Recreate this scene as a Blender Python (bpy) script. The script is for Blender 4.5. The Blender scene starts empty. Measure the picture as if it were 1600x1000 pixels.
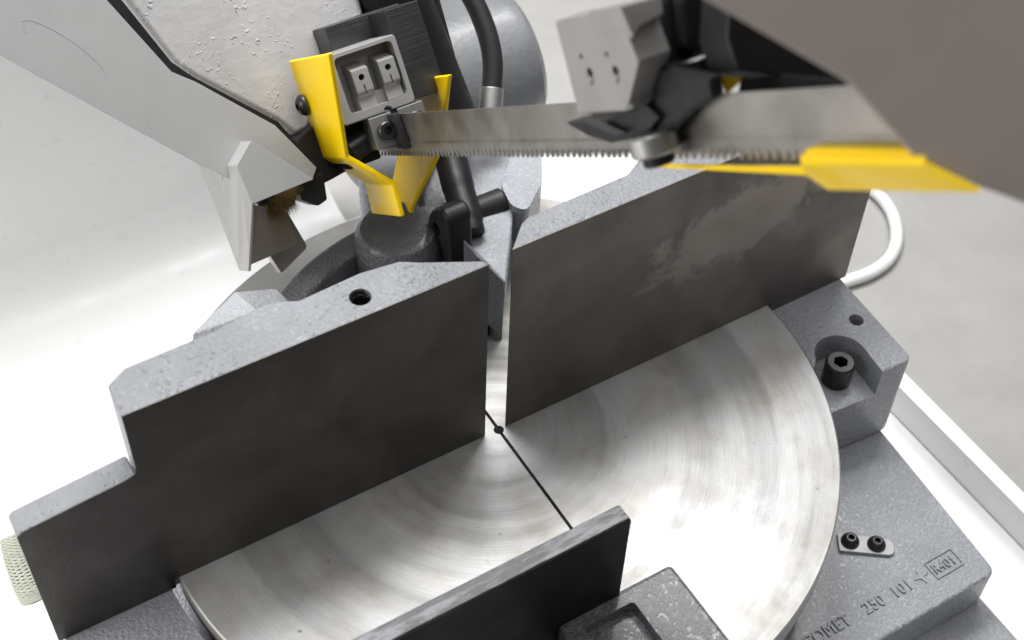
import bpy, bmesh, math, random
from mathutils import Vector, Matrix
random.seed(7)
S = 0.001                                   # everything below is written in millimetres

# ------------------------------------------------------------------ camera
F = 2271.547                                # focal length in pixels of the 1600 px wide frame
C = Vector((-208.842, -328.559, 511.190))
CR = (Vector((0.85579024, -0.516507, 0.02904455)),      # right
      Vector((-0.36987808, -0.6501644, -0.663684)),     # down
      Vector((0.36168117, 0.55723135, -0.74744897)))    # forward
scn = bpy.context.scene
cam = bpy.data.cameras.new('camera')
cam.sensor_width = 36.0
cam.lens = F / 1600 * 36
cam.clip_start = 0.01
cam.clip_end = 60
cam.dof.use_dof = True
cam.dof.focus_distance = 0.625
cam.dof.aperture_fstop = 13
camo = bpy.data.objects.new('camera', cam)
scn.collection.objects.link(camo)
camo.matrix_world = Matrix(((CR[0].x, -CR[1].x, -CR[2].x, C.x * S),
                            (CR[0].y, -CR[1].y, -CR[2].y, C.y * S),
                            (CR[0].z, -CR[1].z, -CR[2].z, C.z * S), (0, 0, 0, 1)))
scn.camera = camo

# ------------------------------------------------------------------ world and lamps
w = bpy.data.worlds.new('World')
scn.world = w
w.use_nodes = True
w.node_tree.nodes['Background'].inputs[0].default_value = (0.93, 0.95, 1.0, 1)
w.node_tree.nodes['Background'].inputs[1].default_value = 0.16


def area(name, loc, target, sx, sy, power, col):
    l = bpy.data.lights.new(name, 'AREA')
    l.shape = 'RECTANGLE'; l.size = sx; l.size_y = sy
    l.energy = power; l.color = col
    o = bpy.data.objects.new(name, l)
    scn.collection.objects.link(o)
    o.location = Vector(loc) * S
    o.rotation_euler = (Vector(target) - Vector(loc)).to_track_quat('-Z', 'Y').to_euler()
    return o


area('lamp_key', (690, 480, 1250), (60, -60, 0), 0.34, 0.34, 5.2, (1.0, 0.985, 0.96))
area('fill_overhead', (250, 60, 1750), (150, 60, 0), 2.4, 2.2, 24, (1.0, 0.99, 0.97))  # soft overhead fill, added to lighten the table and front faces
area('lamp_rear', (40, 420, 950), (-20, 210, -120), 0.5, 0.3, 2.0, (0.97, 0.985, 1.0)).data.spread = math.radians(70)
area('lamp_left', (-1050, 200, 380), (0, 60, 60), 0.6, 0.7, 9, (1.0, 0.98, 0.95))
scn.view_settings.view_transform = 'Standard'
scn.view_settings.look = 'None'
scn.view_settings.exposure = 0.12
scn.view_settings.gamma = 1.0
scn.render.engine = 'CYCLES'
scn.cycles.use_denoising = True
scn.cycles.max_bounces = 8
scn.cycles.sample_clamp_indirect = 6
scn.cycles.caustics_reflective = False
scn.cycles.caustics_refractive = False


# ------------------------------------------------------------------ finding points
def ray(px, py):
    return CR[0] * ((px - 800) / F) + CR[1] * ((py - 500) / F) + CR[2]


def U(px, py, ax, v):                       # the point of a sight line on the plane ax = v
    d = ray(px, py); i = 'xyz'.index(ax)
    return C + d * ((v - C[i]) / d[i])


def UD(px, py, t):
    return C + ray(px, py) * t


# the tilted saw bow has its own axes: x, s along the blade (towards the front), n across it
HX, HS, HN = Vector((1, 0, 0)), Vector((0, -0.789, 0.6144)), Vector((0, 0.6144, 0.789))


def H(x, s, n):
    return HX * x + HS * s + HN * n


def UP(px, py, nrm, k):                     # on the plane nrm . p = k
    d = ray(px, py)
    return C + d * ((k - nrm.dot(C)) / nrm.dot(d))


def US(px, py, s): return UP(px, py, HS, s)
def UN(px, py, n): return UP(px, py, HN, n)


KN = (HN - HX)                              # slanted plane of the front wheel cover


# ------------------------------------------------------------------ materials
def nt(name):
    m = bpy.data.materials.new(name); m.use_nodes = True
    t = m.node_tree
    return m, t, t.nodes['Principled BSDF']


def N(t, typ, **kw):
    n = t.nodes.new(typ)
    for k, v in kw.items():
        if k.startswith('i_'):
            n.inputs[k[2:].replace('_', ' ')].default_value = v
        else:
            setattr(n, k, v)
    return n


def ramp(t, stops, interp='LINEAR'):
    r = N(t, 'ShaderNodeValToRGB')
    r.color_ramp.interpolation = interp
    e = r.color_ramp.elements
    while len(e) < len(stops): e.new(0.5)
    for k, (p, c) in zip(e, stops):
        k.position = p
        k.color = (c, c, c, 1) if isinstance(c, (int, float)) else (*c, 1)
    return r


def coords(t):
    return N(t, 'ShaderNodeTexCoord').outputs['Object']


def paint(name, col, rough=0.4, lump=0.0, lump_scale=260, coat=0.0, mott=0.12, fine=0.02, pits=0.0, metallic=0.0, pit_scale=680.0, pit_lo=0.42, spec=0.5):
    m, t, b = nt(name); L = t.links.new; c = coords(t)
    b.inputs['Roughness'].default_value = rough
    b.inputs['Metallic'].default_value = metallic
    b.inputs['Specular IOR Level'].default_value = spec
    b.inputs['Coat Weight'].default_value = coat
    b.inputs['Coat Roughness'].default_value = 0.12
    n1 = N(t, 'ShaderNodeTexNoise', i_Scale=35.0, i_Detail=6.0, i_Roughness=0.6); L(c, n1.inputs['Vector'])
    r = ramp(t, [(0.25, tuple(x * (1 - mott) for x in col)), (0.75, tuple(min(1, x * (1 + mott)) for x in col))])
    L(n1.outputs[0], r.inputs[0]); L(r.outputs[0], b.inputs['Base Color'])
    n4 = N(t, 'ShaderNodeTexNoise', i_Scale=90.0, i_Detail=4.0); L(c, n4.inputs['Vector'])
    mr = N(t, 'ShaderNodeMapRange', i_From_Min=0.3, i_From_Max=0.7, i_To_Min=max(0.02, rough - 0.1), i_To_Max=rough + 0.12)
    L(n4.outputs[0], mr.inputs['Value']); L(mr.outputs[0], b.inputs['Roughness'])
    last = None
    if fine:
        n2 = N(t, 'ShaderNodeTexNoise', i_Scale=1400.0, i_Detail=3.0); L(c, n2.inputs['Vector'])
        bp = N(t, 'ShaderNodeBump', i_Strength=fine * 5, i_Distance=0.0002); L(n2.outputs[0], bp.inputs['Height'])
        last = bp
    if lump:
        n3 = N(t, 'ShaderNodeTexNoise', i_Scale=lump_scale, i_Detail=3.0, i_Roughness=0.6); L(c, n3.inputs['Vector'])
        r3 = ramp(t, [(0.35, 0.0), (0.75, 1.0)], 'EASE'); L(n3.outputs[0], r3.inputs[0])
        bp = N(t, 'ShaderNodeBump', i_Strength=lump, i_Distance=0.0012); L(r3.outputs[0], bp.inputs['Height'])
        if last: L(last.outputs[0], bp.inputs['Normal'])
        last = bp
    if pits:
        n5 = N(t, 'ShaderNodeTexNoise', i_Scale=pit_scale, i_Detail=1.5, i_Distortion=0.5); L(c, n5.inputs['Vector'])
        n6 = N(t, 'ShaderNodeTexNoise', i_Scale=60.0, i_Detail=3.0); L(c, n6.inputs['Vector'])
        r5 = ramp(t, [(0.60, 0.0), (0.70, 1.0)]); L(n5.outputs[0], r5.inputs[0])
        r6 = ramp(t, [(pit_lo, 0.0), (pit_lo + 0.1, 1.0)]); L(n6.outputs[0], r6.inputs[0])
        mu = N(t, 'ShaderNodeMath', operation='MULTIPLY'); L(r5.outputs[0], mu.inputs[0]); L(r6.outputs[0], mu.inputs[1])
        bp = N(t, 'ShaderNodeBump', i_Strength=pits, i_Distance=0.0012); L(mu.outputs[0], bp.inputs['Height'])
        if last: L(last.outputs[0], bp.inputs['Normal'])
        last = bp
    if last: L(last.outputs[0], b.inputs['Normal'])
    return m


def steel(name, col, rough=0.35, scale=(400, 400, 400), strength=0.15, stain=0.25, stain_scale=14.0, swirl=False, metallic=1.0, patch=False):
    m, t, b = nt(name); L = t.links.new; c = coords(t)
    b.inputs['Metallic'].default_value = metallic
    n1 = N(t, 'ShaderNodeTexNoise', i_Scale=stain_scale, i_Detail=7.0, i_Roughness=0.62, i_Distortion=0.6); L(c, n1.inputs['Vector'])
    r = ramp(t, [(0.3, tuple(x * (1 - stain) for x in col)), (0.7, tuple(x * (1 + stain) for x in col))])
    L(n1.outputs[0], r.inputs[0]); L(r.outputs[0], b.inputs['Base Color'])
    if patch:                               # pale rubbed streak slanting up the right fence
        pm = N(t, 'ShaderNodeMapping', vector_type='TEXTURE')
        pm.inputs['Location'].default_value = (0.122, 0, 0.072); pm.inputs['Rotation'].default_value = (0, math.radians(-14), 0)
        pm.inputs['Scale'].default_value = (0.060, 1, 0.026); L(c, pm.inputs['Vector'])
        pl = N(t, 'ShaderNodeVectorMath', operation='LENGTH'); L(pm.outputs[0], pl.inputs[0])
        pn = N(t, 'ShaderNodeTexNoise', i_Scale=42.0, i_Detail=8.0, i_Roughness=0.65); L(c, pn.inputs['Vector'])
        pa = N(t, 'ShaderNodeMath', operation='MULTIPLY_ADD'); pa.inputs[1].default_value = 2.2; L(pn.outputs[0], pa.inputs[0]); L(pl.outputs['Value'], pa.inputs[2])
        pr = ramp(t, [(0.60, 1.0), (0.68, 0.0)]); dv = N(t, 'ShaderNodeMath', operation='DIVIDE'); dv.inputs[1].default_value = 3.0
        L(pa.outputs[0], dv.inputs[0]); L(dv.outputs[0], pr.inputs[0])
        pc_ = N(t, 'ShaderNodeMix', data_type='RGBA'); L(pr.outputs[0], pc_.inputs[0]); L(r.outputs[0], pc_.inputs[6])
        pc_.inputs[7].default_value = (0.275, 0.247, 0.222, 1); L(pc_.outputs[2], b.inputs['Base Color'])
    mr = N(t, 'ShaderNodeMapRange', i_From_Min=0.3, i_From_Max=0.7, i_To_Min=rough - 0.07, i_To_Max=rough + 0.1)
    n2 = N(t, 'ShaderNodeTexNoise', i_Scale=50.0, i_Detail=5.0); L(c, n2.inputs['Vector'])
    L(n2.outputs[0], mr.inputs['Value']); L(mr.outputs[0], b.inputs['Roughness'])
    mp = N(t, 'ShaderNodeMapping'); mp.inputs['Scale'].default_value = scale; L(c, mp.inputs['Vector'])
    n3 = N(t, 'ShaderNodeTexNoise', i_Scale=1.0, i_Detail=4.0); L(mp.outputs[0], n3.inputs['Vector'])
    bp = N(t, 'ShaderNodeBump', i_Strength=strength, i_Distance=0.0002); L(n3.outputs[0], bp.inputs['Height'])
    last = bp
    if swirl:                               # arcs left by the face mill, swept along the fence
        mp2 = N(t, 'ShaderNodeMapping'); mp2.inputs['Location'].default_value = (0.0, 0, 0.05); L(c, mp2.inputs['Vector'])
        wv = N(t, 'ShaderNodeTexWave', wave_type='RINGS', rings_direction='Y', i_Scale=110.0, i_Distortion=1.5, i_Detail=2.0)
        wv.inputs['Detail Scale'].default_value = 2.0
        L(mp2.outputs[0], wv.inputs['Vector'])
        bp2 = N(t, 'ShaderNodeBump', i_Strength=0.05, i_Distance=0.0002); L(wv.outputs['Fac'], bp2.inputs['Height'])
        L(last.outputs[0], bp2.inputs['Normal']); last = bp2
    L(last.outputs[0], b.inputs['Normal'])
    return m


def table_steel():                           # turned table top: grooves run in circles round the pivot
    m, t, b = nt('turned_steel'); L = t.links.new; c = coords(t)
    b.inputs['Metallic'].default_value = 0.5
    sx = N(t, 'ShaderNodeSeparateXYZ'); L(c, sx.inputs[0])
    cx = N(t, 'ShaderNodeCombineXYZ'); L(sx.outputs[0], cx.inputs[0]); L(sx.outputs[1], cx.inputs[1])
    ln = N(t, 'ShaderNodeVectorMath', operation='LENGTH'); L(cx.outputs[0], ln.inputs[0])
    nz = N(t, 'ShaderNodeTexNoise', i_Scale=28.0, i_Detail=6.0, i_Roughness=0.6); L(c, nz.inputs['Vector'])
    # bands of turning: each ring was cut with a slightly different finish
    q = N(t, 'ShaderNodeMath', operation='MULTIPLY_ADD'); q.inputs[1].default_value = 1 / 0.150; L(ln.outputs['Value'], q.inputs[0]); 
    nsm = N(t, 'ShaderNodeMath', operation='MULTIPLY_ADD'); nsm.inputs[1].default_value = 0.03; nsm.inputs[2].default_value = -0.015
    L(nz.outputs[0], nsm.inputs[0]); L(nsm.outputs[0], q.inputs[2])
    bands = ramp(t, [(0.0, 0.35), (0.12, 0.41), (0.315, 0.31), (0.33, 0.40), (0.45, 0.47), (0.56, 0.44), (0.61, 0.32), (0.70, 0.41), (0.815, 0.36), (0.835, 0.50), (1.0, 0.47)])
    L(q.outputs[0], bands.inputs[0])
    mixc = N(t, 'ShaderNodeMix', data_type='RGBA', blend_type='MULTIPLY'); mixc.inputs[0].default_value = 1.0
    tint = ramp(t, [(0.28, (0.66, 0.60, 0.53)), (0.42, (0.86, 0.83, 0.79)), (0.55, (0.98, 0.98, 0.97)), (0.72, (1.0, 1.01, 1.02))]); L(nz.outputs[0], tint.inputs[0])
    L(bands.outputs[0], mixc.inputs[6]); L(tint.outputs[0], mixc.inputs[7])
    # dark specks and nicks
    n5 = N(t, 'ShaderNodeTexNoise', i_Scale=120.0, i_Detail=4.0); L(c, n5.inputs['Vector'])
    sp = ramp(t, [(0.70, 1.0), (0.76, 0.45)]); L(n5.outputs[0], sp.inputs[0])
    mix2 = N(t, 'ShaderNodeMix', data_type='RGBA', blend_type='MULTIPLY'); mix2.inputs[0].default_value = 1.0
    mix3 = N(t, 'ShaderNodeMix', data_type='RGBA', blend_type='MULTIPLY'); mix3.inputs[0].default_value = 1.0
    L(mixc.outputs[2], mix2.inputs[6]); L(sp.outputs[0], mix2.inputs[7]); L(mix2.outputs[2], mix3.inputs[6]); L(mix3.outputs[2], b.inputs['Base Color'])
    rr = ramp(t, [(0.0, 0.50), (0.31, 0.49), (0.34, 0.53), (0.60, 0.47), (0.82, 0.50), (0.84, 0.56), (1.0, 0.55)])
    L(q.outputs[0], rr.inputs[0]); L(rr.outputs[0], b.inputs['Roughness'])
    # a thin uneven film of cutting oil
    n9 = N(t, 'ShaderNodeTexNoise', i_Scale=60.0, i_Detail=9.0, i_Roughness=0.72); L(c, n9.inputs['Vector'])
    om = N(t, 'ShaderNodeMapping', vector_type='TEXTURE'); om.inputs['Location'].default_value = (0.034, -0.108, 0); om.inputs['Scale'].default_value = (0.064, 0.058, 1); L(cx.outputs[0], om.inputs['Vector'])
    ol = N(t, 'ShaderNodeVectorMath', operation='LENGTH'); L(om.outputs[0], ol.inputs[0])
    oa = N(t, 'ShaderNodeMath', operation='MULTIPLY_ADD'); oa.inputs[1].default_value = -0.55; L(ol.outputs['Value'], oa.inputs[0]); L(n9.outputs[0], oa.inputs[2])
    r9 = ramp(t, [(0.0, 0.0), (0.10, 0.22), (0.38, 1.0)]); L(oa.outputs[0], r9.inputs[0]); L(r9.outputs[0], b.inputs['Coat Weight'])
    b.inputs['Coat Roughness'].default_value = 0.22
    b.inputs['Anisotropic'].default_value = 0.25
    tg = N(t, 'ShaderNodeTangent', direction_type='RADIAL', axis='Z'); L(tg.outputs[0], b.inputs['Tangent'])
    gv = N(t, 'ShaderNodeMath', operation='MULTIPLY'); gv.inputs[1].default_value = 1700.0; L(ln.outputs['Value'], gv.inputs[0])
    cg = N(t, 'ShaderNodeCombineXYZ'); L(gv.outputs[0], cg.inputs[0])
    sc2 = N(t, 'ShaderNodeVectorMath', operation='SCALE'); sc2.inputs['Scale'].default_value = 60.0; L(c, sc2.inputs[0])
    ad = N(t, 'ShaderNodeVectorMath', operation='ADD'); L(cg.outputs[0], ad.inputs[0]); L(sc2.outputs[0], ad.inputs[1])
    gn = N(t, 'ShaderNodeTexNoise', i_Scale=1.0, i_Detail=3.0); L(ad.outputs[0], gn.inputs['Vector'])
    gr = ramp(t, [(0.3, 0.90), (0.7, 1.05)]); L(gn.outputs[0], gr.inputs[0]); L(gr.outputs[0], mix3.inputs[7])
    gw = N(t, 'ShaderNodeMath', operation='MULTIPLY'); gw.inputs[1].default_value = 48.0; L(ln.outputs['Value'], gw.inputs[0])
    cw = N(t, 'ShaderNodeCombineXYZ'); L(gw.outputs[0], cw.inputs[0])
    s3 = N(t, 'ShaderNodeVectorMath', operation='SCALE'); s3.inputs['Scale'].default_value = 5.0; L(c, s3.inputs[0])
    a3 = N(t, 'ShaderNodeVectorMath', operation='ADD'); L(cw.outputs[0], a3.inputs[0]); L(s3.outputs[0], a3.inputs[1])
    wn = N(t, 'ShaderNodeTexNoise', i_Scale=1.0, i_Detail=2.0); L(a3.outputs[0], wn.inputs['Vector'])
    bp0 = N(t, 'ShaderNodeBump', i_Strength=1.0, i_Distance=0.0019); L(wn.outputs[0], bp0.inputs['Height'])
    bp = N(t, 'ShaderNodeBump', i_Strength=0.22, i_Distance=0.0003); L(gn.outputs[0], bp.inputs['Height']); L(bp0.outputs[0], bp.inputs['Normal'])
    n7 = N(t, 'ShaderNodeTexNoise', i_Scale=620.0, i_Detail=5.0, i_Roughness=0.7); L(c, n7.inputs['Vector'])
    bp2 = N(t, 'ShaderNodeBump', i_Strength=0.28, i_Distance=0.0002); L(n7.outputs[0], bp2.inputs['Height']); L(bp.outputs[0], bp2.inputs['Normal'])
    n8 = N(t, 'ShaderNodeTexVoronoi', i_Scale=110.0); L(c, n8.inputs['Vector'])
    r8 = ramp(t, [(0.03, 0.0), (0.07, 1.0)]); L(n8.outputs['Distance'], r8.inputs[0])
    bp3 = N(t, 'ShaderNodeBump', i_Strength=0.35, i_Distance=0.0003); L(r8.outputs[0], bp3.inputs['Height']); L(bp2.outputs[0], bp3.inputs['Normal'])
    L(bp3.outputs[0], b.inputs['Normal'])
    return m


M = {}
M['cast'] = paint('grey_cast_paint', (0.345, 0.356, 0.382), 0.30, lump=0.55, lump_scale=620, coat=0.2)
M['cast_fence'] = paint('grey_fence_paint', (0.225, 0.232, 0.25), 0.42, lump=0.35, lump_scale=600, coat=0.12, pits=0.5, pit_lo=0.45, pit_scale=500)
M['cast_motor'] = paint('motor_paint', (0.155, 0.16, 0.168), 0.36, lump=0.12, lump_scale=330, coat=0.2)
M['cast_rough'] = paint('rough_bracket_paint', (0.15, 0.155, 0.165), 0.28, lump=1.0, lump_scale=420, coat=0.3)
M['cast_mid'] = paint('grey_arm_paint', (0.13, 0.135, 0.147), 0.35, lump=0.5, lump_scale=560, coat=0.25)
M['cast_dark'] = paint('dark_cast_paint', (0.085, 0.088, 0.095), 0.36, lump=0.45, lump_scale=560, coat=0.2)
M['body'] = paint('light_body_paint', (0.43, 0.422, 0.42), 0.45, lump=0.1, lump_scale=150, pits=0.55, coat=0.1, pit_scale=430, pit_lo=0.48)
M['sheet'] = paint('grey_sheet_paint', (0.335, 0.335, 0.332), 0.36, mott=0.03, fine=0.008, coat=0.15)
M['cover'] = paint('dark_cover_paint', (0.30, 0.265, 0.24), 0.42, mott=0.03, fine=0.008)
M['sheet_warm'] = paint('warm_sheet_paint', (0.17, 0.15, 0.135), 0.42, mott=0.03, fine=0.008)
M['white'] = paint('white_enamel', (0.84, 0.84, 0.835), 0.35, mott=0.015, fine=0.006)
M['yellow'] = paint('yellow_enamel', (0.98, 0.66, 0.002), 0.36, mott=0.02, fine=0.004, spec=0.3)
M['black'] = paint('black_paint', (0.014, 0.014, 0.015), 0.42, mott=0.1, spec=0.25)
M['rubber'] = paint('black_rubber', (0.018, 0.018, 0.018), 0.5, mott=0.1, spec=0.3)
M['oxide'] = paint('black_oxide', (0.055, 0.053, 0.052), 0.3, mott=0.15, metallic=0.75)
M['floor'] = paint('concrete', (0.38, 0.37, 0.355), 0.7, mott=0.08)
M['mesh'] = paint('pale_braid', (0.44, 0.45, 0.38), 0.6, mott=0.05)
M['brass'] = paint('brush_wire', (0.20, 0.135, 0.05), 0.45, mott=0.3, metallic=0.6)
M['zinc'] = paint('zinc_plate', (0.36, 0.37, 0.375), 0.42, mott=0.06, metallic=0.15)
M['teal'] = paint('teal_paint', (0.06, 0.13, 0.13), 0.5)
M['ground_worn'] = steel('worn_ground_steel', (0.175, 0.16, 0.146), 0.44, (700, 60, 240), 0.40, 0.28, 16.0, swirl=True, patch=True)
M['ground'] = steel('ground_steel', (0.125, 0.117, 0.109), 0.44, (700, 60, 240), 0.40, 0.30, 16.0, swirl=True)
M['bare'] = steel('bare_steel', (0.40, 0.395, 0.385), 0.40, (300, 300, 300), 0.1, 0.12, 60.0)
M['alu'] = paint('cast_aluminium', (0.325, 0.318, 0.308), 0.42, mott=0.12, metallic=0.3, fine=0.03)
M['blade'] = steel('blade_steel', (0.34, 0.325, 0.30), 0.36, (900, 60, 60), 0.1, 0.18, 40.0)
M['milled'] = steel('milled_dark_steel', (0.10, 0.10, 0.108), 0.38, (30, 1100, 1100), 0.5, 0.12, 40.0)
M['jaw'] = steel('jaw_steel', (0.032, 0.032, 0.034), 0.40, (300, 300, 300), 0.15, 0.2, 30.0)
M['table'] = table_steel()


def worn_edge():                             # black paint rubbed to bright steel in streaks
    m, t, b = nt('worn_black_edge'); L = t.links.new; c = coords(t)
    mp = N(t, 'ShaderNodeMapping'); mp.inputs['Scale'].default_value = (60, 330, 100); L(c, mp.inputs['Vector'])
    n = N(t, 'ShaderNodeTexNoise', i_Scale=1.0, i_Detail=7.0, i_Roughness=0.65); L(mp.outputs[0], n.inputs['Vector'])
    r = ramp(t, [(0.44, (0.02, 0.02, 0.022)), (0.56, (0.15, 0.155, 0.165))]); L(n.outputs[0], r.inputs[0]); L(r.outputs[0], b.inputs['Base Color'])
    b.inputs['Roughness'].default_value = 0.35; b.inputs['Metallic'].default_value = 0.0
    bp = N(t, 'ShaderNodeBump', i_Strength=0.5, i_Distance=0.0006); L(n.outputs[0], bp.inputs['Height']); L(bp.outputs[0], b.inputs['Normal'])
    return m


M['worn'] = worn_edge()


# ------------------------------------------------------------------ mesh helpers (input in mm)
def finish(name, bm, mat, parent=None, bev=0.0, seg=2, smooth=35, bev_angle=28):
    bmesh.ops.remove_doubles(bm, verts=bm.verts, dist=1e-4)
    bmesh.ops.recalc_face_normals(bm, faces=bm.faces)
    if bev:
        ed = [e for e in bm.edges if len(e.link_faces) == 2 and e.calc_face_angle(0) > math.radians(bev_angle)]
        bmesh.ops.bevel(bm, geom=ed, offset=bev, segments=seg, profile=0.5, affect='EDGES', clamp_overlap=True)
    bmesh.ops.scale(bm, vec=(S, S, S), verts=bm.verts)
    me = bpy.data.meshes.new(name)
    bm.to_mesh(me); bm.free()
    if smooth:
        for p in me.polygons: p.use_smooth = True
        me.set_sharp_from_angle(angle=math.radians(smooth))
    me.materials.append(M[mat] if isinstance(mat, str) else mat)
    o = bpy.data.objects.new(name, me)
    scn.collection.objects.link(o)
    if parent is not None: o.parent = parent
    if smooth: weighted(o)
    return o


def weighted(o):
    md = o.modifiers.new('weighted', 'WEIGHTED_NORMAL'); md.keep_sharp = True; md.weight = 80


def thing(name, label, cat, loc=(0, 0, 0), group=None):
    o = bpy.data.objects.new(name, None)
    scn.collection.objects.link(o)
    o.empty_display_size = 0.02
    o['label'] = label; o['category'] = cat
    if group: o['group'] = group
    return o


def tag(o, label, cat, group=None):
    o['label'] = label; o['category'] = cat
    if group: o['group'] = group
    return o


def prism(pts, off, bm=None):                # a polygon pushed along a vector
    bm = bm or bmesh.new(); off = Vector(off)
    a = [bm.verts.new(Vector(p)) for p in pts]
    b = [bm.verts.new(Vector(p) + off) for p in pts]
    bm.faces.new(a); bm.faces.new(b[::-1])
    n = len(a)
    for i in range(n):
        bm.faces.new((a[i], a[(i + 1) % n], b[(i + 1) % n], b[i]))
    return bm


def box(lo, hi, ax=None, bm=None):           # box in world axes, or in the axes of the saw bow
    f = ax or (lambda x, y, z: Vector((x, y, z)))
    (x0, y0, z0), (x1, y1, z1) = lo, hi
    return prism([f(x0, y0, z0), f(x1, y0, z0), f(x1, y1, z0), f(x0, y1, z0)], f(x1, y1, z1) - f(x1, y1, z0), bm)


def frame_of(axis):
    a = Vector(axis).normalized()
    u = a.orthogonal().normalized()
    return a, u, a.cross(u)


def lathe(base, axis, prof, seg=40, bm=None):    # prof: (distance along the axis, radius)
    bm = bm or bmesh.new(); base = Vector(base); a, u, v = frame_of(axis)
    rings = []
    for h, r in prof:
        if r <= 1e-6: rings.append([bm.verts.new(base + a * h)])
        else: rings.append([bm.verts.new(base + a * h + (u * math.cos(2 * math.pi * k / seg) + v * math.sin(2 * math.pi * k / seg)) * r) for k in range(seg)])
    for p, q in zip(rings, rings[1:]):
        for k in range(seg):
            k2 = (k + 1) % seg
            if len(p) == 1 and len(q) == 1: continue
            if len(p) == 1: bm.faces.new((p[0], q[k], q[k2]))
            elif len(q) == 1: bm.faces.new((p[k], p[k2], q[0]))
            else: bm.faces.new((p[k], p[k2], q[k2], q[k]))
    return bm


def cyl(p0, p1, r, seg=40, bm=None, ch=0.0):
    p0, p1 = Vector(p0), Vector(p1); h = (p1 - p0).length
    ch = min(ch, r * .6, h * .4)
    pr = [(0, 0), (0, r - ch), (ch, r), (h - ch, r), (h, r - ch), (h, 0)] if ch else [(0, 0), (0, r), (h, r), (h, 0)]
    return lathe(p0, p1 - p0, pr, seg, bm)


def tube(path, r, seg=16, bm=None, radii=None):
    bm = bm or bmesh.new(); path = [Vector(p) for p in path]; rings = []
    up = Vector((0.13, 0.31, 0.94)); prev = None
    for i, p in enumerate(path):
        d = (path[min(i + 1, len(path) - 1)] - path[max(i - 1, 0)]).normalized()
        u = (prev - d * prev.dot(d)).normalized() if prev else d.cross(up).normalized()
        prev = u; v = d.cross(u); rr = radii[i] if radii else r
        rings.append([bm.verts.new(p + (u * math.cos(2 * math.pi * k / seg) + v * math.sin(2 * math.pi * k / seg)) * rr) for k in range(seg)])
    for p, q in zip(rings, rings[1:]):
        for k in range(seg): bm.faces.new((p[k], p[(k + 1) % seg], q[(k + 1) % seg], q[k]))
    bm.faces.new(rings[0][::-1]); bm.faces.new(rings[-1])
    return bm


def bez(pts, n=24):                          # smooth curve through points
    P = [Vector(p) for p in pts]; P = [P[0] * 2 - P[1]] + P + [P[-1] * 2 - P[-2]]; out = []
    for i in range(1, len(P) - 2):
        for k in range(n):
            t = k / n; a, b, c, d = P[i - 1:i + 3]
            out.append(0.5 * ((2 * b) + (c - a) * t + (2 * a - 5 * b + 4 * c - d) * t * t + (3 * b - a - 3 * c + d) * t ** 3))
    out.append(P[-2]); return out


def hull(pts):
    bm = bmesh.new()
    for p in pts: bm.verts.new(Vector(p))
    r = bmesh.ops.convex_hull(bm, input=bm.verts)
    bmesh.ops.delete(bm, geom=[v for v in r['geom_interior'] if isinstance(v, bmesh.types.BMVert)], context='VERTS')
    bmesh.ops.dissolve_limit(bm, angle_limit=0.02, verts=bm.verts, edges=bm.edges)
    return bm


def cut(o, *bms):                            # take solid shapes out of an object
    o.modifiers.clear()
    for bm in bms:
        c = finish('cutter', bm, 'black', smooth=0)
        md = o.modifiers.new('b', 'BOOLEAN'); md.operation = 'DIFFERENCE'; md.solver = 'EXACT'; md.object = c
        dg = bpy.context.evaluated_depsgraph_get(); dg.update()
        me = bpy.data.meshes.new_from_object(o.evaluated_get(dg))
        o.modifiers.clear(); old = o.data; o.data = me
        mm = c.data
        bpy.data.objects.remove(c); bpy.data.meshes.remove(mm); bpy.data.meshes.remove(old)
    for p in o.data.polygons: p.use_smooth = True
    o.data.set_sharp_from_angle(angle=math.radians(32))
    mats = [m for m in o.data.materials if m]
    if len(mats) > 1:
        first = mats[0]; o.data.materials.clear(); o.data.materials.append(first)
        for p in o.data.polygons: p.material_index = 0
    weighted(o)


def sheet(polys, thick, bm=None):            # bent sheet metal: faces that share edges, given thickness
    bm = bm or bmesh.new(); vs = {}
    def v(p):
        k = tuple(round(c, 2) for c in p)
        if k not in vs: vs[k] = bm.verts.new(Vector(p))
        return vs[k]
    for poly in polys: bm.faces.new([v(p) for p in poly])
    bmesh.ops.recalc_face_normals(bm, faces=bm.faces)
    bmesh.ops.solidify(bm, geom=bm.faces[:], thickness=thick)
    return bm


def rounded(pts, r, n=5):                    # round the corners of a polygon
    out = []; P = [Vector(p) for p in pts]; m = len(P)
    for i in range(m):
        a, b, c = P[i - 1], P[i], P[(i + 1) % m]
        rr = r[i] if isinstance(r, (list, tuple)) else r
        if rr <= 0: out.append(b); continue
        d1, d2 = (a - b), (c - b); rr = min(rr, d1.length * .45, d2.length * .45)
        p, q = b + d1.normalized() * rr, b + d2.normalized() * rr
        for k in range(n + 1):
            t = k / n; out.append(p * (1 - t) ** 2 + b * 2 * t * (1 - t) + q * t * t)
    return out


def hexagon(c, axis, r, depth):
    a, u, v = frame_of(axis)
    return prism([Vector(c) + (u * math.cos(math.pi / 3 * k) + v * math.sin(math.pi / 3 * k)) * r for k in range(6)], a * depth)


def socket_screw(name, base, axis, r, h, mat, parent, style='cap'):
    a = Vector(axis).normalized(); base = Vector(base)
    if style == 'cap': pr = [(0, 0), (0, r), (h - r * .12, r), (h, r * .88), (h, 0)]
    else: pr = [(0, 0), (0, r), (h * .25, r), (h * .6, r * .86), (h * .88, r * .66), (h, r * .5), (h, 0)]
    o = finish(name, lathe(base, a, pr, 40), mat, parent, smooth=40)
    cut(o, hexagon(base + a * (h * .42), a, r * (.52 if style == 'cap' else .40), h))
    return o


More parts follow.
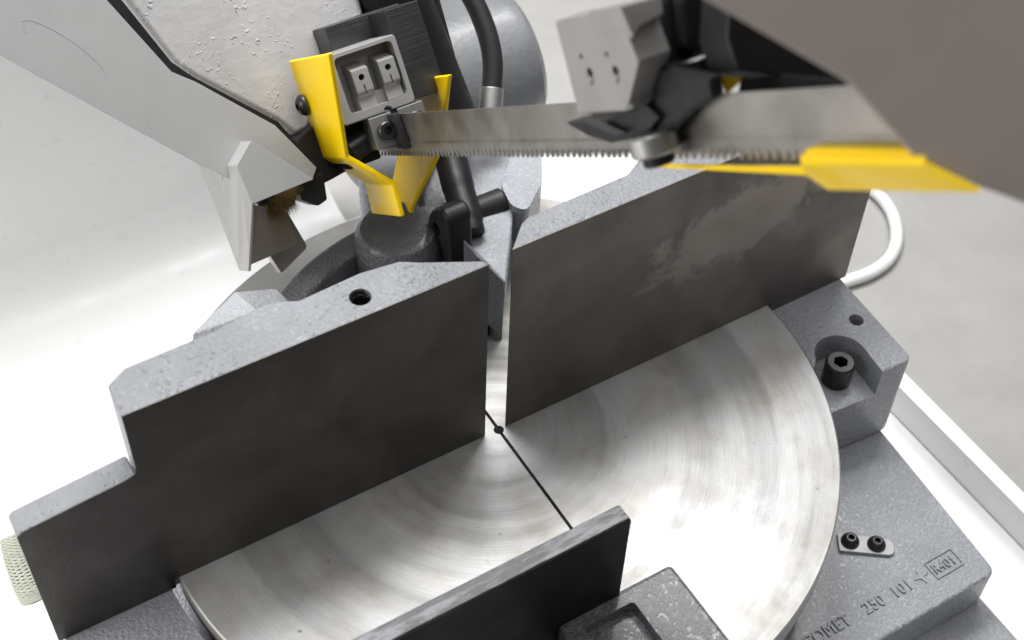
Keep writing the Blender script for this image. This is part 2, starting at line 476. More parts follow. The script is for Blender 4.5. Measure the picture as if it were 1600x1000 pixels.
# ================================================================== setting
o = finish('floor', box((-4000, -1500, -150), (4000, 6000, -124)), 'floor', smooth=0); o['kind'] = 'structure'
o = finish('wall', box((-3000, 1500, -123.9), (4000, 1560, 1800)), 'white', smooth=0); o['kind'] = 'structure'

# ---- chip tray
t = thing('chip_tray', 'white enamelled sheet tray under the grey saw bed', 'tray')
finish('tray_floor', box((-560, -420, -123), (244, 262, -120)), 'white', t, smooth=0)
finish('rim', prism([(244.5, -420, -123), (247.5, -420, -123), (247.5, -420, -101), (254, -420, -101), (254, -420, -98.5), (244.5, -420, -98.5)], (0, 685, 0)), 'white', t, bev=.6)
# back splash, curved up from the tray
prof = [(262, -120)] + [(262 + 34 * math.sin(a), -120 + 34 * (1 - math.cos(a))) for a in [math.radians(x) for x in range(8, 91, 8)]] + [(300, 330)]
prof = prof + [(y + 2.5, z - 1) for y, z in prof[::-1]]
finish('splash_panel', prism([(-560, y, z) for y, z in prof], (610, 0, 0)), 'white', t)

# ---- round white container behind the right fence
lp = [U(x, y, 'z', -119.8) for x, y in [(1250, 300), (1310, 284), (1362, 297), (1392, 330), (1401, 370), (1390, 403), (1360, 426), (1318, 441), (1260, 462)]]
tag(finish('tube_loop', tube(bez(lp, 10), 3.9, 24), 'white'), 'white bent tube loop lying behind the right fence end', 'tube')

# ---- braided hose end at lower left
t = thing('braided_hose', 'pale braided hose end beside the left end of the fence', 'hose')
hp = [UD(34, 832, 640), UD(42, 870, 640), UD(56, 910, 640), UD(66, 930, 641)]
finish('sleeve', tube(bez(hp[0:], 8), 8.8, 32), 'oxide', t)
hb = bmesh.new()
path = bez(hp, 40)
for st in range(10):
    for sg in (1, -1):
        pts = []
        for i, p in enumerate(path[:115]):
            d = (path[i + 1] - path[i]).normalized(); u = d.cross(Vector((.13, .31, .94))).normalized(); v = d.cross(u)
            a = sg * i * .13 + st * 2 * math.pi / 10
            pts.append(p + (u * math.cos(a) + v * math.sin(a)) * 9.1)
        tube(pts, .62, 5, hb)
finish('braid', hb, 'mesh', t)
finish('collar', tube([UD(26, 806, 643), UD(31, 822, 641), UD(35, 838, 640)], 10, 32), 'white', t, bev=1)

# ================================================================== saw base
t = thing('saw_bed', 'grey cast iron saw bed with deck around the turntable', 'saw bed')
dk = rounded([(190, -52, -60), (181.7, -146, -60), (-185, -146, -60), (-190, 20, -60), (-190, 110, -60), (190, 110, -60)], [6, 5, 5, 0, 20, 20])
finish('deck', prism(dk, (0, 0, -26)), 'cast', t, bev=1.6, seg=3)
finish('foot', prism([(186, -40, -86.1), (183, -175, -86.1), (150, -260, -86.1), (-150, -260, -86.1), (-183, -175, -86.1), (-186, 100, -86.1)], (0, 0, -33.5)), 'cast', t, bev=3, seg=3)
finish('pedestal', lathe((0, 0, -59.6), (0, 0, 1), [(0, 0), (0, 147), (46.5, 147), (46.5, 0)], 128), 'cast_dark', t)
# right corner block, round towards the turntable
arc = lambda r, a0, a1, z, n=14: [(r * math.cos(math.radians(a0 + (a1 - a0) * k / n)), r * math.sin(math.radians(a0 + (a1 - a0) * k / n)), z) for k in range(n + 1)]
blk = arc(153, -17, 20, -6) + [(165, 62, -6), (200, 62, -6)] + rounded([(199, 30, -6), (193, -55, -6), (172, -57, -6)], [0, 6, 0])[0:] + [(165, -56, -6)]
blk = arc(153, -20.6, 20, -6) + [(160, 66, -6), (201, 66, -6)] + rounded([(201, 66, -6), (193, -57, -6), (143.5, -57.5, -6)], [0, 5, 0])[1:-1]
ob = finish('corner_block', prism(blk, (0, 0, -53.4)), 'cast', t, bev=1.4, seg=3)
pk = cyl((164.5, -38.5, -23), (164.5, -38.5, 10), 12.5, 40)
cut(ob, pk)
cut(ob, prism([(140, -46.5, -23), (160, -27.2, -23), (177, -40, -23), (172.5, -75, -23), (140, -75, -23)], (0, 0, 40)))
cut(ob, cyl((185.3, -24.8, -40), (185.3, -24.8, 5), 3.6, 32))
socket_screw('cap_screw', (164.5, -39.5, -22.6), (0, 0, 1), 7.0, 13, 'oxide', t)
# left corner block
blk = arc(154, 200.6, 176, -6) + rounded([(-201, 8, -6), (-196, -66, -6)], [0, 4])[1:] + [(-142, -66, -6)]
blk = [(-154, 4, -6), (-199, 4, -6)] + rounded([(-199, 4, -6), (-193, -130, -6), (-82, -130, -6)], [0, 5, 0])[1:-1] + [(-82, -130, -6)] + arc(154, 237, 181, -6)
finish('corner_block', prism(blk, (0, 0, -53.4)), 'cast', t, bev=1.4, seg=3)
# stop plate with two button screws
sp = [U(1308, 832, 'z', -58), U(1396, 843, 'z', -58), U(1399, 868, 'z', -58), U(1312, 860, 'z', -58)]
so = finish('stop_plate', prism(rounded(sp, [0.5, 4, 4, 0.5]), (0, 0, -1.9)), 'zinc', t, bev=.3)
pad = [U(1300, 826, 'z', -59), U(1402, 838, 'z', -59), U(1406, 876, 'z', -59), U(1306, 868, 'z', -59)]
for px, py in ((1328, 846), (1369, 851)):
    socket_screw('button_screw', U(px, py, 'z', -58.1), (0, 0, 1), 4.3, 3.6, 'oxide', so, 'button')


def text(body, x, y, size, name='embossed_text'):
    cu = bpy.data.curves.new(name, 'FONT'); cu.body = body; cu.size = size; cu.extrude = 0.6; cu.bevel_depth = 0.12; cu.space_character = 1.12
    to = bpy.data.objects.new(name, cu); scn.collection.objects.link(to)
    dg = bpy.context.evaluated_depsgraph_get(); dg.update()
    me = bpy.data.meshes.new_from_object(to.evaluated_get(dg)); bpy.data.objects.remove(to)
    me.transform(Matrix.Diagonal((.86, 1, 1, 1))); me.transform(Matrix.Translation((x, y, -59.8))); me.transform(Matrix.Scale(S, 4))
    me.materials.clear(); me.materials.append(M['cast'])
    oo = bpy.data.objects.new(name, me); scn.collection.objects.link(oo); oo.parent = t
    return oo


text('COMET', 80.5, -133.2, 8.2)
text('250', 115, -133.2, 8.2)
text('101', 131.5, -133.2, 8.2)
st = []
for k in range(16):
    r = 4.2 if k % 4 == 0 else (1.5 if k % 2 == 0 else 1.7)
    st.append((149.3 + r * math.cos(k * math.pi / 8), -130.5 + r * math.sin(k * math.pi / 8), -60.1))
finish('embossed_star', prism(st, (0, 0, .8)), 'cast', t, bev=.15)
fb = bmesh.new()
for lo, hi in (((155, -135.5, -60.1), (171.6, -134.8, -59.3)), ((155, -126.2, -60.1), (171.6, -125.5, -59.3)), ((155, -134.8, -60.1), (155.7, -126.2, -59.3)), ((170.9, -134.8, -60.1), (171.6, -126.2, -59.3))): box(lo, hi, bm=fb)
finish('embossed_frame', fb, 'cast', t)
text('R401', 156.3, -133.0, 6.6)

# ================================================================== turntable
tb = lathe((0, 0, -13), (0, 0, 1), [(0, 0), (0, 149.2), (.8, 150), (12.3, 150), (13, 149.3), (13, 125.3), (12.93, 125.15), (12.93, 49.2), (12.98, 49.1), (12.98, 0)], 256)
tt = finish('mitre_table', tb, 'table', smooth=4)
tag(tt, 'round bright turned steel mitre table with a thin black cut slot', 'table')
cut(tt, prism([(-.75, 40, -6), (.75, 40, -6), (.75, -151, -6), (-.75, -151, -6)], (0, 0, 20)))
cut(tt, cyl((0, 0, -9), (0, 0, 5), 2.3, 24))
finish('slot_liner', box((-.7, -148, -12.5), (.7, 39, -5.8)), 'black', tt, smooth=0)


# ================================================================== fences
def thread(c, axis, r, depth, parent):
    bm = bmesh.new(); a, u, v = frame_of(axis); pts = []
    turns = 7; n = turns * 28
    for i in range(n):
        an = 2 * math.pi * i / 28
        pts.append(Vector(c) - a * (depth * i / n) + (u * math.cos(an) + v * math.sin(an)) * r)
    return finish('thread', tube(pts, .42, 6), 'oxide', parent)


fl = thing('fence', 'left dark steel fence with stepped end and a threaded hole on top', 'fence', group='vice fence halves')
T = 108.8
plan = [(-154.9, 0), (-7, 0), (-8, 3.4), (-28, 14), (-36, 19), (-52, 21), (-78, 19.5), (-84, 22.5), (-92, 24), (-112, 21), (-146, 20.5), (-154, 16)]
outer = finish('casting', prism([(x, max(y, 0) + (.5 if y <= 0 else 0), -5.5) for x, y in plan], (0, 0, T + 5.3)), 'cast_fence', fl, bev=1.0)
cut(outer, cyl((-57.5, 9.5, 85), (-57.5, 9.5, 120), 4.3, 40))
thread((-57.5, 9.5, T - .9), (0, 0, 1), 4.1, 9, fl)
fc = [(-201.2, 0, -6.0), (-7, 0, .35), (-7, 0, T), (-154.9, 0, T), (-154.9, 0, 79), (-155.4, 0, 76), (-157, 0, 74.6), (-159.5, 0, 74), (-199, 0, 70), (-201.2, 0, 68.5)]
fc = [(-201.2, 0, -5.8), (-152, 0, -5.8), (-152, 0, .35), (-7, 0, .35), (-7, 0, T), (-154.9, 0, T), (-154.9, 0, 79), (-155.4, 0, 76), (-157, 0, 74.6), (-159.5, 0, 74), (-199, 0, 70), (-201.2, 0, 68.5)]
finish('face_plate', prism(fc, (0, .45, 0)), 'ground', fl, bev=.12)
finish('end_casting', prism([(-201, .5, -5.6), (-201, .5, 68.3), (-199, .5, 69.6), (-155.2, .5, 73.7), (-155.2, .5, -5.6)], (0, 11, 0)), 'cast_fence', fl, bev=1.2)

fr = thing('fence', 'right dark steel fence behind the blade with a pale worn patch', 'fence', group='vice fence halves')
T2 = 111.8
plan = [(3.4, .5), (199, .5), (199, 18), (126, 18), (120, 22), (84, 22), (75, 19), (66, 14), (18, 12.8), (14, 11)]
outer = finish('casting', prism([(x, y, -5.5) for x, y in plan], (0, 0, T2 + 5.3)), 'cast_fence', fr, bev=1.0)
fc = [(3.4, 0, .35), (151.5, 0, .35), (151.5, 0, -5.8), (199.3, 0, -5.8), (199.3, 0, T2), (3.4, 0, T2)]
finish('face_plate', prism(fc, (0, .45, 0)), 'ground_worn', fr, bev=.12)

# ================================================================== front vice jaw
vj = thing('vice_jaw', 'black steel vice jaw plate standing in front on the turntable', 'vice jaw')
zt = 66
a0, a1 = U(988, 811, 'z', zt), U(620, 1000, 'z', zt)
d = (a0 - a1).normalized(); a1 = a0 - d * 230; nb = Vector((-d.y, d.x, 0))
finish('plate', prism(rounded([a1, a0, a0 - Vector((0, 0, zt - .6)), a1 - Vector((0, 0, zt - .6))], [0, 2, 0, 0]), nb * 8.0), 'jaw', vj, bev=.7)
finish('worn_edge', prism([a1 + Vector((0, 0, .05)) + nb * .7, a0 + Vector((0, 0, .05)) + nb * .7 - d * .9, a0 + Vector((0, 0, .05)) + nb * 7.3 - d * .9, a1 + Vector((0, 0, .05)) + nb * 7.3], (0, 0, .5)), 'worn', vj, bev=.2)
br = finish('bracket', prism(rounded([(20.5, -100, .5), (20.5, -300, .5), (-34, -300, .5), (-34, -100, .5)], [3, 0, 0, 3]), (0, 0, 12.5)), 'cast_rough', vj, bev=2.2, seg=3)
cut(br, prism(rounded([(-2.5, -107, 7), (-2.5, -296, 7), (-26, -296, 7), (-26, -107, 7)], 2), (0, 0, 10)))

# ================================================================== swing arm behind the fences
sa = thing('swing_arm', 'grey cast swing arm with pivot lug behind the fence gap', 'swing arm')
ri = [Vector((94 * math.cos(a), 94 * math.sin(a), 0)) for a in [math.radians(x) for x in range(72, 166, 3)]]
ro = [Vector((107 * math.cos(a), 107 * math.sin(a), 0)) for a in [math.radians(x) for x in range(165, 71, -3)]]
finish('ring', prism([p + Vector((0, 0, 40)) for p in ri + ro], (0, 0, -98)), 'cast_mid', sa, bev=2.5, seg=3)
pc = U(622, 362, 'z', 46)
finish('pivot_housing', lathe((pc.x, pc.y, -20), (0, 0, 1), [(0, 0), (0, 23), (56, 21), (64, 19.5), (68, 17), (69.5, 13), (69.5, 0)], 48), 'cast_dark', sa)
ztop = 38
top = [U(715, 402, 'z', ztop), U(762, 414, 'z', ztop), U(790, 441, 'z', ztop), U(803, 325, 'z', ztop), U(812, 240, 'z', ztop), U(725, 220, 'z', ztop), U(690, 330, 'z', ztop)]
finish('top_plate', prism(top, (0, 0, -16)), 'cast', sa, bev=1.5, seg=3)
yl = 44.5
leg = [U(745, 400, 'y', yl), U(764, 417, 'y', yl), U(790, 443, 'y', yl), U(783, 575, 'y', yl), U(777, 612, 'y', yl), U(772, 618, 'y', yl), U(757, 620, 'y', yl), U(757, 614, 'y', yl), U(772, 610, 'y', yl), U(774, 575, 'y', yl), U(775, 520, 'y', yl), U(762, 508, 'y', yl), U(745, 500, 'y', yl)]
finish('leg', prism(leg, (0, 12, 0)), 'cast_dark', sa, bev=.8)
opening_shade = [U(740, 495, 'y', 50), U(764, 508, 'y', 50), U(776, 520, 'y', 50), U(775, 578, 'y', 50), U(735, 580, 'y', 50)]
finish('opening_shade', prism(opening_shade, (0, 5, 0)), 'black', sa)  # black sheet painted as the dark inside the leg's opening
lump = [U(782, 288, 'z', 44), U(800, 240, 'z', 44), U(846, 225, 'z', 44), U(847, 287, 'z', 44), U(824, 329, 'z', 44), U(799, 322, 'z', 44)]
finish('boss', prism(rounded(lump, 4), (4, 6, -30)), 'cast', sa, bev=2.0, seg=3)
xlug = 12.0
cl = [(668, 420), (667, 340), (674, 326), (688, 325), (699, 344), (703, 420)]
lug = finish('lug', prism(rounded([U(x, y, 'x', xlug) for x, y in cl], [0, 4, 6, 6, 5, 0]), (12.5, 0, 0)), 'black', sa, bev=1.8, seg=3)
hc = U(682, 358, 'x', xlug)
cut(lug, cyl(hc + Vector((-6, 0, 0)), hc + Vector((6, 0, 0)), 3.2, 24))
finish('arm_web', hull([U(560, 300, 'z', 35), U(660, 300, 'z', 35), U(700, 220, 'z', 35), U(560, 215, 'z', 35)] + [p - Vector((0, 0, 70)) for p in (U(560, 300, 'z', 35), U(660, 300, 'z', 35), U(700, 220, 'z', 35), U(560, 215, 'z', 35))]), 'cast', sa, bev=5, seg=3)
pp = U(735, 333, 'y', 92)
finish('pivot_pin', cyl(pp, pp + Vector((17, -2, 2)), 6.4, 36, ch=.8), 'rubber', sa)
finish('washer', cyl(pp + Vector((-2.5, .3, -.3)), pp + Vector((-.3, 0, 0)), 8.5, 36, ch=.4), 'bare', sa)

# wedge behind the left fence
wd = hull([U(300, 522, 'y', 50), U(366, 456, 'y', 50), U(402, 486, 'y', 30), U(430, 450, 'y', 60), U(448, 466, 'y', 60), U(470, 500, 'y', 40), U(300, 560, 'y', 50), U(470, 560, 'y', 60)])
tag(finish('support_wedge', wd, 'cast', bev=.8), 'small grey cast wedge showing behind the left fence top', 'wedge')

# ================================================================== damper, motor, hose
dp = thing('hydraulic_damper', 'thick black damper cylinder leaning behind the blade guide', 'damper')
p0, p1, p2 = UD(738, 366, 668), UD(690, 190, 682), UD(586, -70, 640)
finish('barrel', cyl(p1 + (p1 - p2) * .02, p2, 17, 48, ch=1.5), 'black', dp)
finish('side_tube', cyl(UD(722, 190, 690), UD(652, -60, 655), 5.2, 32), 'rubber', dp)
rp = [UD(672, 160, 684), UD(700, 235, 680), UD(718, 300, 672), UD(733, 350, 664), UD(737, 368, 662)]
finish('rod_end', tube(bez(rp, 8), 7, 28, radii=[7.6] * 16 + [7.2] * 8 + [6.4] * 8 + [5.5]), 'black', dp, bev=.8)
mt = thing('motor', 'grey painted motor cylinder behind the black damper', 'motor')
mc = UD(765, 122, 830)
finish('barrel', lathe(mc + Vector((-90, 12, 0)), (1, -.06, .05), [(0, 0), (0, 43), (100, 43), (108, 41), (112, 36), (113, 0)], 72), 'cast_motor', mt)
finish('vent_hole', cyl(UD(692, 54, 768), UD(692, 54, 762), 2.0, 20), 'black', mt)
hs = thing('hose', 'black rubber hose curving down to a clear ferrule', 'hose')
hpts = [UD(712, -45, 690), UD(742, 5, 690), UD(762, 55, 690), UD(770, 100, 690), UD(768, 150, 690)]
finish('rubber_tube', tube(bez(hpts, 12), 4.9, 24), 'rubber', hs)
finish('ferrule', tube([UD(768.5, 138, 690), UD(767, 160, 690), UD(764, 200, 690)], 5.7, 28), 'bare', hs, bev=.5)

# ================================================================== drive wheel housing (upper left)
dh = thing('drive_housing', 'pale grey drive wheel housing with sheet cover at upper left', 'housing')
body = [(172, -30), (270, 99), (303, 122), (431, 190), (462, 214), (482, 205), (505, 165), (520, 80), (572, 30), (556, -30)]
finish('cast_body', prism([US(x, y, -42) for x, y in body], HS * -60), 'body', dh, bev=4, seg=4)
cov = [(-90, 34), (0, 86), (310, 256), (400, 300), (488, 282), (495, 262), (430, 196), (306, 128), (268, 112), (140, -30), (-90, -30)]
co = finish('cover', prism([US(x, y, -25) for x, y in cov], HS * -2), 'sheet', dh, bev=.35)
# pressed oval in the cover
e0 = US(100, 78, -25); eb = []
ax1 = (US(165, 122, -25) - US(35, 34, -25)) * .5; ax2 = (US(112, 60, -25) - US(88, 96, -25)) * .42
eb = [e0 + ax1 * math.cos(k * math.pi / 24) + ax2 * math.sin(k * math.pi / 24) for k in range(49)]
finish('pressed_oval', tube(eb[:30], .16, 8), 'sheet', co)
finish('seal_strip', prism([US(x, y, -27.5) for x, y in [(118, -30), (262, 108), (304, 130), (428, 198), (486, 262), (496, 258), (434, 190), (302, 120), (268, 97), (166, -30)]], HS * -14), 'black', dh)
finish('inner_block', prism([US(x, y, -34) for x, y in [(466, 216), (520, 170), (560, 200), (580, 246), (520, 280), (480, 300), (440, 260)]], HS * -25), 'black', dh, bev=1)

# brush guard
bg = thing('brush_guard', 'pale folded sheet guard over the round wire brush', 'guard')
sB = -10
A = {k: US(x, y, sB) for k, (x, y) in dict(b=(392, 220), c=(370, 259), f=(490, 280), g=(394, 319)).items()}
xl = A['c'].x
def atx(px, py, x): return UP(px, py, HX, x)
back = atx(311, 258, xl); sback = back.dot(HS)
topback = US(329, 222, sback)
low1 = US(388, 424, sB - 6); low2 = US(374, 423, sB - 22)
finish('shell', sheet([[topback, A['b'], A['c'], back], [A['b'], A['f'], A['g'], A['c']], [back, A['c'], A['g'], low1, low2]], 1.2), 'sheet', bg, bev=.2)
i1 = [US(395, 320, sB - 8), US(446, 329, sB - 22), US(466, 382, sB - 22), US(391, 414, sB - 8)]
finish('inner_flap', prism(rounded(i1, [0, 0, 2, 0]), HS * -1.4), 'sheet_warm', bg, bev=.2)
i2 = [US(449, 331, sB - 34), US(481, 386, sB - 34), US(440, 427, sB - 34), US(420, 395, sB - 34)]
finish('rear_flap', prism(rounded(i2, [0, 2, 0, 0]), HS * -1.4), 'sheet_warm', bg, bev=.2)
finish('rear_lip', prism([US(422, 400, sB - 34), US(440, 426, sB - 34), US(436, 427, sB - 40), US(418, 398, sB - 40)], HS * -3), 'sheet', bg)
finish('mount_block', prism([US(x, y, sB - 18) for x, y in [(470, 285), (505, 268), (512, 312), (498, 322), (470, 312)]], HS * -14), 'black', bg, bev=.8)
wb = thing('wire_brush', 'small round brown wire brush inside the folded guard', 'brush')
bc = US(430, 303, sB - 16); bax = (HX * .9 - HS * .35 - HN * .1).normalized()
finish('hub', cyl(bc - bax * 6, bc + bax * 13, 3.2, 24), 'oxide', wb)
hb = bmesh.new(); a, u, v = frame_of(bax)
for k in range(1500):
    an = random.uniform(0, 2 * math.pi); dr = u * math.cos(an) + v * math.sin(an)
    p = bc + bax * random.uniform(-6, 6) + dr * 3
    q = p + dr * random.uniform(7.2, 9.2) + bax * random.uniform(-1.2, 1.2) + Vector((random.uniform(-1, 1), random.uniform(-1, 1), random.uniform(-1, 1)))
    w1 = dr.cross(bax) * .14; w2 = bax * .14
    vs = [hb.verts.new(p + w1), hb.verts.new(p - w1 * .5 + w2), hb.verts.new(p - w1 * .5 - w2), hb.verts.new(q)]
    for f in ((0, 1, 3), (1, 2, 3), (2, 0, 3)): hb.faces.new([vs[i] for i in f])
bo = finish('bristles', hb, 'brass', wb, smooth=0); bo['kind'] = 'stuff'
finish('bristle_core', lathe(bc, bax, [(-5.5, 0), (-5.5, 7), (5.5, 7), (5.5, 0)], 32), 'brass', wb)

# ================================================================== blade
bl = bmesh.new()
n0, n1, nk = 129.2, 145.3, 132.6
prof = []; s = -75.0; k = 0
pit = [3.4, 3.9, 4.4, 4.0, 3.6]
edge = [(s, n0)]
while s < 316:
    p = pit[k % 5]; k += 1
    edge += [(s + p * .12, n0 - 2.3), (s + p * .28, n0 - 2.1), (s + p * .62, n0 - .25), (s + p * .85, n0 + .1), (s + p, n0 - .3)]
    s += p
smax = s
front = [H(-.45, a, b) for a, b in edge]
foot_ = [H(-.9, a, n0 + .9) for a, b in edge]
mid = [H(-.9, a, nk) for a, b in edge]; mid2 = [H(-.45, a, nk + 1.1) for a, b in edge]
topv = [H(-.45, a, n1) for a, b in edge]
def rows(bm, R):
    vr = [[bm.verts.new(p) for p in r] for r in R]
    for r1, r2 in zip(vr, vr[1:]):
        for i in range(len(r1) - 1): bm.faces.new((r1[i], r1[i + 1], r2[i + 1], r2[i]))
back = [p + HX * .9 for p in front]; backt = [p + HX * .9 for p in topv]
rows(bl, [front, foot_, mid, mid2, topv, backt, back, front])
tag(finish('saw_band', bl, 'blade', smooth=20), 'toothed steel band saw blade stretched between the two guides', 'blade')

# ================================================================== rear blade guide with yellow guard
g = thing('blade_guide', 'rear blade guide with yellow finger guard and cast aluminium block', 'blade guide', group='blade guides')
fx = lambda x, s, n: H(x, s, n)
x0, x1, nb0, nt0 = -23.0, 10.8, 147.3, 176.6
cb = finish('cast_block', prism(rounded([H(x0, 0, nb0), H(x1, 0, nb0), H(x1, 0, nt0), H(x0, 0, nt0)], 2.2), HS * -24), 'alu', g, bev=.8)
cut(cb, prism(rounded([H(-18.2, -10, 151), H(8.4, -10, 151), H(8.4, -10, nt0 - 2), H(-18.2, -10, nt0 - 2)], 2.5), HS * 20))
for xa, nn in ((-12.6, 153.2), (-.2, 153.6)):
    bo = finish('boss', prism([H(xa, -10.5, nn - 3), H(xa, -2.0, nn - 2.6), H(xa, -2.6, nn + 2.4), H(xa, -.6, nn + 4.6), H(xa, -.6, nn + 14.4), H(xa, -10.5, nn + 17.5)], HX * 7.8), 'alu', g, bev=.6)
    cut(bo, cyl(H(xa + 3.9, -8, nn + 10.8), H(xa + 3.9, 8, nn + 10.8), 1.35, 20), box((xa + 3.6, -2, nn + 4), (xa + 4.2, 4, nn + 7.6), H))
ld = finish('ledge', box((-12.8, -10.2, 150.6), (7.8, -3.2, 156.6), H), 'alu', g, bev=.5)
cut(ld, cyl(H(-2.5, -2.4, 140), H(-2.5, -3.4, 165), 3.0, 32))
cut(cb, cyl(H(-2.3, -20, nb0 + .3), H(-2.3, 10, nb0 + .3), 2.0, 24))
finish('arm_bar', box((-9, -52, 149), (26.3, -24.4, 187), H), 'milled', g, bev=.6)
finish('arm_cheek', box((11.1, -24.3, 147.6), (26.6, -3.5, 186.4), H), 'milled', g, bev=.5)
for xa, xb in ((-12.4, -1.8), (1.0, 13)):
    pd = finish('guide_pad', box((xa, -9, 133.6), (xb, 1.0, 147.1), H), 'bare', g, bev=.5)
    socket_screw('pad_screw', H((xa + xb) / 2 + .5, .9, 140.2), HS, 3.9, 3.4, 'oxide', pd)
finish('pad_holder', prism([H(-.8, 1.2, 146.4), H(-.8, 1.2, 131.5), H(-.8, 9, 131), H(-.8, 7, 146)], HX * -3.2), 'oxide', g, bev=.3)
finish('roller', cyl(H(-21, -14, 136), H(-9, -14, 139), 6.2, 36, ch=.8), 'oxide', g)
finish('lower_block', box((-22, -34, 128), (-6, -16, 146), H), 'black', g, bev=1)
# yellow guard: two bent straps
def strap(xs, sgn, sets):
    (sa0, sa1, na), (sb0, sb1, nb), (sc0, sc1, nc), (sd0, sd1, nd) = sets
    xo, xi = xs
    q = [[H(xo, sa0, na), H(xo, sa1, na), H(xo, sb1, nb), H(xo, sb0, nb)],
         [H(xo, sb0, nb), H(xo, sb1, nb), H(xi, sc1, nc), H(xi, sc0, nc)],
         [H(xi, sc0, nc), H(xi, sc1, nc), H(xi, sd1, nd), H(xi, sd0, nd)]]
    return finish('guard_strap', sheet(q, 2.2), 'yellow', g, bev=.7, seg=3)
strap((-25.2, -10), 1, ((-37, 17, 178), (-38, -5, 134.5), (-38, -3.5, 117.5), (-42, -6, 103)))
strap((25.2, 10), -1, ((-40, 12, 154), (-74, -24, 121), (-73, -43, 98), (-72, -46, 90)))
socket_screw('strap_bolt', H(-26.2, -32.5, 158.8), -HX, 4.7, 3.2, 'oxide', g, 'button')

# ================================================================== front blade guide (out of focus)
g2 = thing('blade_guide', 'front blade guide with pale block and steel roller near the camera', 'blade guide', group='blade guides')
sF = 190
xf = -14.0
def UX(px, py, x): return UP(px, py, HX, x)
fb_ = finish('cast_block', prism([UX(x, y, xf) for x, y in [(866, 33), (965, 14), (997, 99), (979, 174), (903, 178)]], HX * 11), 'alu', g2, bev=.7)
for px, py in ((922, 120), (962, 117)):
    c0 = UX(px, py - 6, xf)
    cut(fb_, cyl(c0 + HX * 8, c0 - HX * 4, 1.6, 20))
    finish('set_screw', cyl(UX(px + 1, py + 5, xf) + HX * 1, UX(px + 1, py + 5, xf) - HX * .7, 1.4, 20, ch=.4), 'bare', g2)
    finish('pin_hole', cyl(UX(px - 14, py - 32, xf) + HX * 1, UX(px - 14, py - 32, xf) - HX * .06, .8, 16), 'black', g2)
finish('top_lip', prism([US(x, y, sF + 42) for x, y in [(968, 10), (1034, -8), (1038, 22), (1000, 42), (990, 60)]], HS * -18), 'alu', g2, bev=.6)
finish('side_block', prism([US(x, y, sF + 30) for x, y in [(998, 42), (1034, 28), (1048, 90), (1042, 140), (1010, 165), (985, 172), (1004, 100)]], HS * -20), 'alu', g2, bev=1)
finish('arm', prism([US(x, y, sF + 34) for x, y in [(1040, -20), (1120, -20), (1140, 30), (1130, 108), (1075, 128), (1048, 120)]], HS * -14), 'black', g2, bev=2)
finish('arm_rib', prism([US(x, y, sF + 40) for x, y in [(1066, -10), (1094, -14), (1102, 60), (1084, 84), (1072, 70)]], HS * -6), 'oxide', g2, bev=1.2)
finish('eccentric', cyl(US(1080, 88, sF + 36), US(1090, 122, sF + 36), 7.0, 36, ch=.6), 'oxide', g2)
def UX(px, py, x): return UP(px, py, HX, x)
finish('lower_holder', prism([UX(x, y, -1.2) for x, y in [(912, 181), (976, 177), (1040, 150), (1062, 172), (1040, 200), (985, 212), (950, 202)]], HX * -7), 'black', g2, bev=.6)
finish('holder_lip', prism([UX(x, y, -9) for x, y in [(906, 184), (926, 182), (982, 205), (966, 211)]], HX * -1), 'oxide', g2)
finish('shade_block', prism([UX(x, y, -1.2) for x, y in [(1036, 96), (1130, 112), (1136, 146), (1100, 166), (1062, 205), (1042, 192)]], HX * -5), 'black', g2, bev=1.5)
r0 = UX(1017, 206, -8); 
finish('roller', cyl(r0, r0 - HN * 6.4, 7.2, 48, ch=.7), 'bare', g2)
finish('roller_cap', cyl(r0 - HN * 6.5, r0 - HN * 9.6, 4.6, 36, ch=.5), 'black', g2)

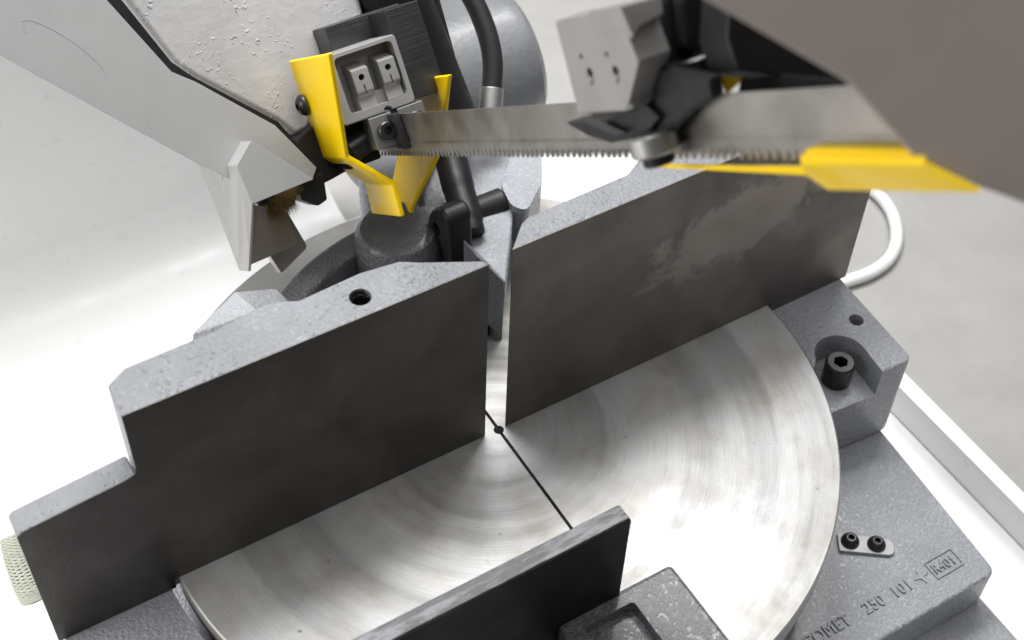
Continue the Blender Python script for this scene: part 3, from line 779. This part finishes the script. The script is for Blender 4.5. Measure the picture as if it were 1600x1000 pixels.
# ================================================================== front wheel cover (very near, blurred)
wc = thing('wheel_cover', 'blurred grey front wheel cover filling the upper right corner', 'cover')
CN = (HS - HX * .25)
K = CN.dot(UP(1428, 240, HX, -6))
ce = [(1110, 0), (1326, 126), (1336, 136), (1428, 240), (1450, 252), (1530, 290), (1600, 316), (1750, 380), (2350, 640), (2350, -900), (560, -900), (560, -322)]
finish('cover_sheet', prism([UP(x, y, CN, K) for x, y in ce], CN * -2.2), 'cover', wc, bev=.3)
finish('case_body', prism([UP(x, y, CN, K - 2.5) for x, y in [(2000, -860), (2000, 460), (2330, 600), (2330, -860)]], CN * -45), 'cover', wc, bev=1)
finish('case_shade', prism([US(x, y, 252) for x, y in [(1145, -60), (1136, 60), (1154, 113), (1345, 134), (1520, 120), (1560, -60)]], HS * -14), 'black', wc, bev=1)  # black slab standing in for the shadow inside the wheel housing
# yellow channel round the blade
yc_ = thing('blade_cover', 'yellow folded blade cover channel at the right of the toothed edge', 'cover')
xq = -5.0
def UX(px, py, x): return UP(px, py, HX, x)
xd = 4.0
up = [UX(1255, 240, xq), UX(1446, 243, xq), UX(1450, 253, xq), UX(1256, 252, xq)]
lo = [up[3], up[2], UX(1535, 294, xd), UX(1296, 291, xd), UX(1262, 268, xq + 3)]
finish('near_flange', sheet([up, lo], 1.2), 'yellow', yc_, bev=.35)
finish('long_lip', prism([UX(1022, 257, 2), UX(1276, 262, 2), UX(1290, 276, 2), UX(1022, 262, 2)], (1.5, 0, 0)), 'yellow', yc_, bev=.3)
finish('far_flange', prism([UX(1124, 117, 13), UX(1160, 113, 13), UX(1152, 130, 13), UX(1134, 147, 13)], (1.5, 0, 0)), 'yellow', yc_, bev=.3)
finish('flange_shade', prism([UX(1158, 112, 14), UX(1360, 130, 14), UX(1420, 190, 14), UX(1150, 165, 14)], (1.5, 0, 0)), 'black', yc_, bev=.3)  # rest of the far flange, its shadow painted on as black
a_, b2 = UX(1258, 241, xq), UX(1425, 244, xq)
finish('top_lip', prism([a_, b2, b2 + HX * 4, a_ + HX * 4], HN * 1.1), 'yellow', yc_, bev=.35)
